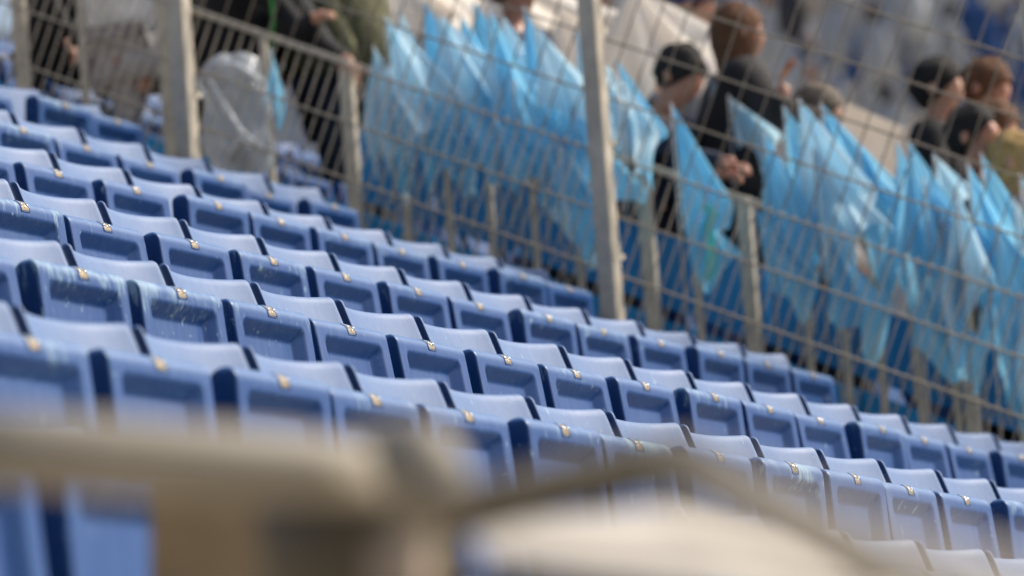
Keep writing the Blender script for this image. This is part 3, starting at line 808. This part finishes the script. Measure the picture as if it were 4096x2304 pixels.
# ---------------------------------------------------------------- far stand and its crowd
M_FSEAT = simple('far_grey_seats', (.46, .46, .46), .7, 0, .3, 3); M_FBLUE = simple('far_blue_seats', (.02, .06, .20), .6, 0, .2, 3)
def far_crowd():
    cols = [((.52, .54, .55), 30), ((.38, .40, .43), 24), ((.66, .66, .70), 12), ((.22, .28, .40), 12), ((.03, .10, .30), 6), ((.50, .45, .40), 8), ((.45, .24, .15), 3), ((.04, .04, .05), 8)]
    r = random.Random(5); tot = sum(w for _, w in cols)
    groups = [MB() for _ in cols]
    for i in range(1500):
        u = r.uniform(0, 1); X = 55+r.uniform(0, 20)
        px = r.uniform(1200, 4700); py = r.uniform(-700, 900)
        p = atX(px, py, X)
        w = r.uniform(0, tot); k = 0
        while w > cols[k][1]: w -= cols[k][1]; k += 1
        if px > 3850 and r.random() < .5: k = 4
        groups[k].ball(p-Vector((0, 0, .3)), (.20, .22, .42), 8, 6); groups[r.choice((6, 7, 7)) if r.random() < .5 else k].ball(p+Vector((0, 0, .25)), (.10, .10, .13), 8, 6)
    V = []; F = []; MI = []
    for i, gmb in enumerate(groups):
        n0 = len(V); V += gmb.v; F += [tuple(q+n0 for q in f) for f in gmb.f]; MI += [i]*len(gmb.f)
    me = bpy.data.meshes.new('crowd'); me.from_pydata(V, [], F)
    for i, (c, _) in enumerate(cols): me.materials.append(simple('crowd_cloth_%d' % i, c, .85))
    me.polygons.foreach_set('material_index', MI); me.update()
    o = link_mesh('crowd', me); tag(o, 'blurred grey and blue crowd on the far stand at the upper right', 'crowd', kind='stuff')
far_crowd()
m = MB()
for k in range(40):                                   # far stand facing us
    m.box((78+k*.85, 30, 2.0+k*.55), (.85, 130, .55))
    m.box((78+k*.85, 30, 2.5+k*.55), (.12, 130, .45))
o = m.obj('far_stand', M_FSEAT, None, False); tag(o, kind='structure')

# ---------------------------------------------------------------- foreground barrier, out of focus
bar = empty('foreground_barrier', atD(1600, 2500, 4.2)); tag(bar, 'blurred beige tubular barrier crossing the bottom of the photo', 'barrier')
bo = bar.location
M_BT = simple('beige_barrier_paint', (.30, .265, .205), .65, .0, .15, 6)
m = MB(); m.tube([atD(-500, 1760, 4.0)-bo, atD(100, 1805, 4.0)-bo, atD(1180, 1875, 4.1)-bo, atD(1500, 1915, 4.2)-bo], [.031, .031, .031, .026], 18); m.obj('handrail', M_BT, bar)
M_DKP = simple('dark_olive_paint', (.12, .10, .065), .7, 0, .2, 6)
m = MB(); m.tube([atD(1570, 1770, 4.1)-bo, atD(1660, 1830, 4.08)-bo, atD(1725, 1950, 4.06)-bo, atD(1755, 2100, 4.06)-bo], [.022, .034, .034, .020], 14); m.obj('joint', M_BT, bar)
m = MB(); m.ball(atD(1530, 1880, 4.25)-bo, .040, 14, 10); m.obj('knuckle', M_BT, bar)
m = MB(); m.tube([atD(1440, 2010, 4.3)-bo, atD(1460, 2300, 4.3)-bo, atD(1500, 3100, 4.3)-bo], .085, 18); m.obj('post', M_DKP, bar)
m = MB(); m.tube([atD(1600, 2180, 4.0)-bo, atD(1620, 2800, 4.0)-bo], .026, 14); m.obj('pin', simple('brown_pin', (.40, .29, .19), .6), bar)
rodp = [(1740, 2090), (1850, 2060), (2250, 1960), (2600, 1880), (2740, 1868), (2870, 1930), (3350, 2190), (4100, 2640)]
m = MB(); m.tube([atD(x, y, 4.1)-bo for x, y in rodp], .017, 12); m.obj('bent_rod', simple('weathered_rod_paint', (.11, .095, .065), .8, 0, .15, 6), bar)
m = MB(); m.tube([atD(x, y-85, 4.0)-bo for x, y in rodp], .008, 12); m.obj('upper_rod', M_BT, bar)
M_SHEET = simple('cream_painted_board', (.60, .54, .45), .6, 0, .06, 4)
def slab(name, corners, d, thick, mat, label, cat):
    P = [atD(*c) if len(c) == 3 else c for c in corners]; O = P[-1].copy()
    n = (P[1]-P[0]).cross(P[2]-P[0]).normalized()
    v = [p-O for p in P]+[p-O+n*thick for p in P]; k = len(P)
    f = [tuple(range(k)), tuple(range(2*k-1, k-1, -1))]+[(i, i+k, (i+1) % k+k, (i+1) % k) for i in range(k)]
    mm = MB(); mm.add(v, f); o = mm.obj(name, mat, None, False, O); tag(o, label, cat)
    bv = o.modifiers.new('bevel', 'BEVEL'); bv.width = .004; bv.segments = 2
    return o
slab('cream_board', [(1880, 2110, 4.3), (2650, 2030, 4.3), (2900, 2100, 4.3), (3500, 2280, 4.25), (4500, 2330, 4.2), (4500, 2800, 3.8), (3000, 2390, 3.95), (1960, 2255, 4.05)], 0, .05, M_SHEET,
     'blurred cream board under the bent rod at the bottom right', 'board')
slab('dark_panel', [(1880, 2285, 4.0), (2500, 2320, 4.0), (3000, 2420, 4.0), (3000, 2800, 4.0), (1880, 2800, 4.0)], 0, .03, simple('dark_grey_panel', (.06, .052, .05), .8),
     'dark grey panel below the cream board at the bottom edge', 'panel')
strip = MB(); sp0 = atD(2700, 1920, 2.4); strip.tube([Vector((0, 0, 0)), atD(3300, 2130, 2.4)-sp0, atD(4600, 2560, 2.4)-sp0], .012, 10)
o = strip.obj('cream_strap', M_SHEET, None, True, sp0); tag(o, 'very blurred pale strap slanting down to the right above the bent rod', 'strap')
M_TAN = simple('tan_panel', (.26, .19, .11), .8, 0, .12, 12)
slab('tan_panel', [(600, 1960, 6.2), (1400, 2000, 6.2), (1400, 2700, 6.2), (600, 2700, 6.2)], 0, .04, M_TAN, 'tan brown panel below the beige handrail at the bottom left', 'panel')
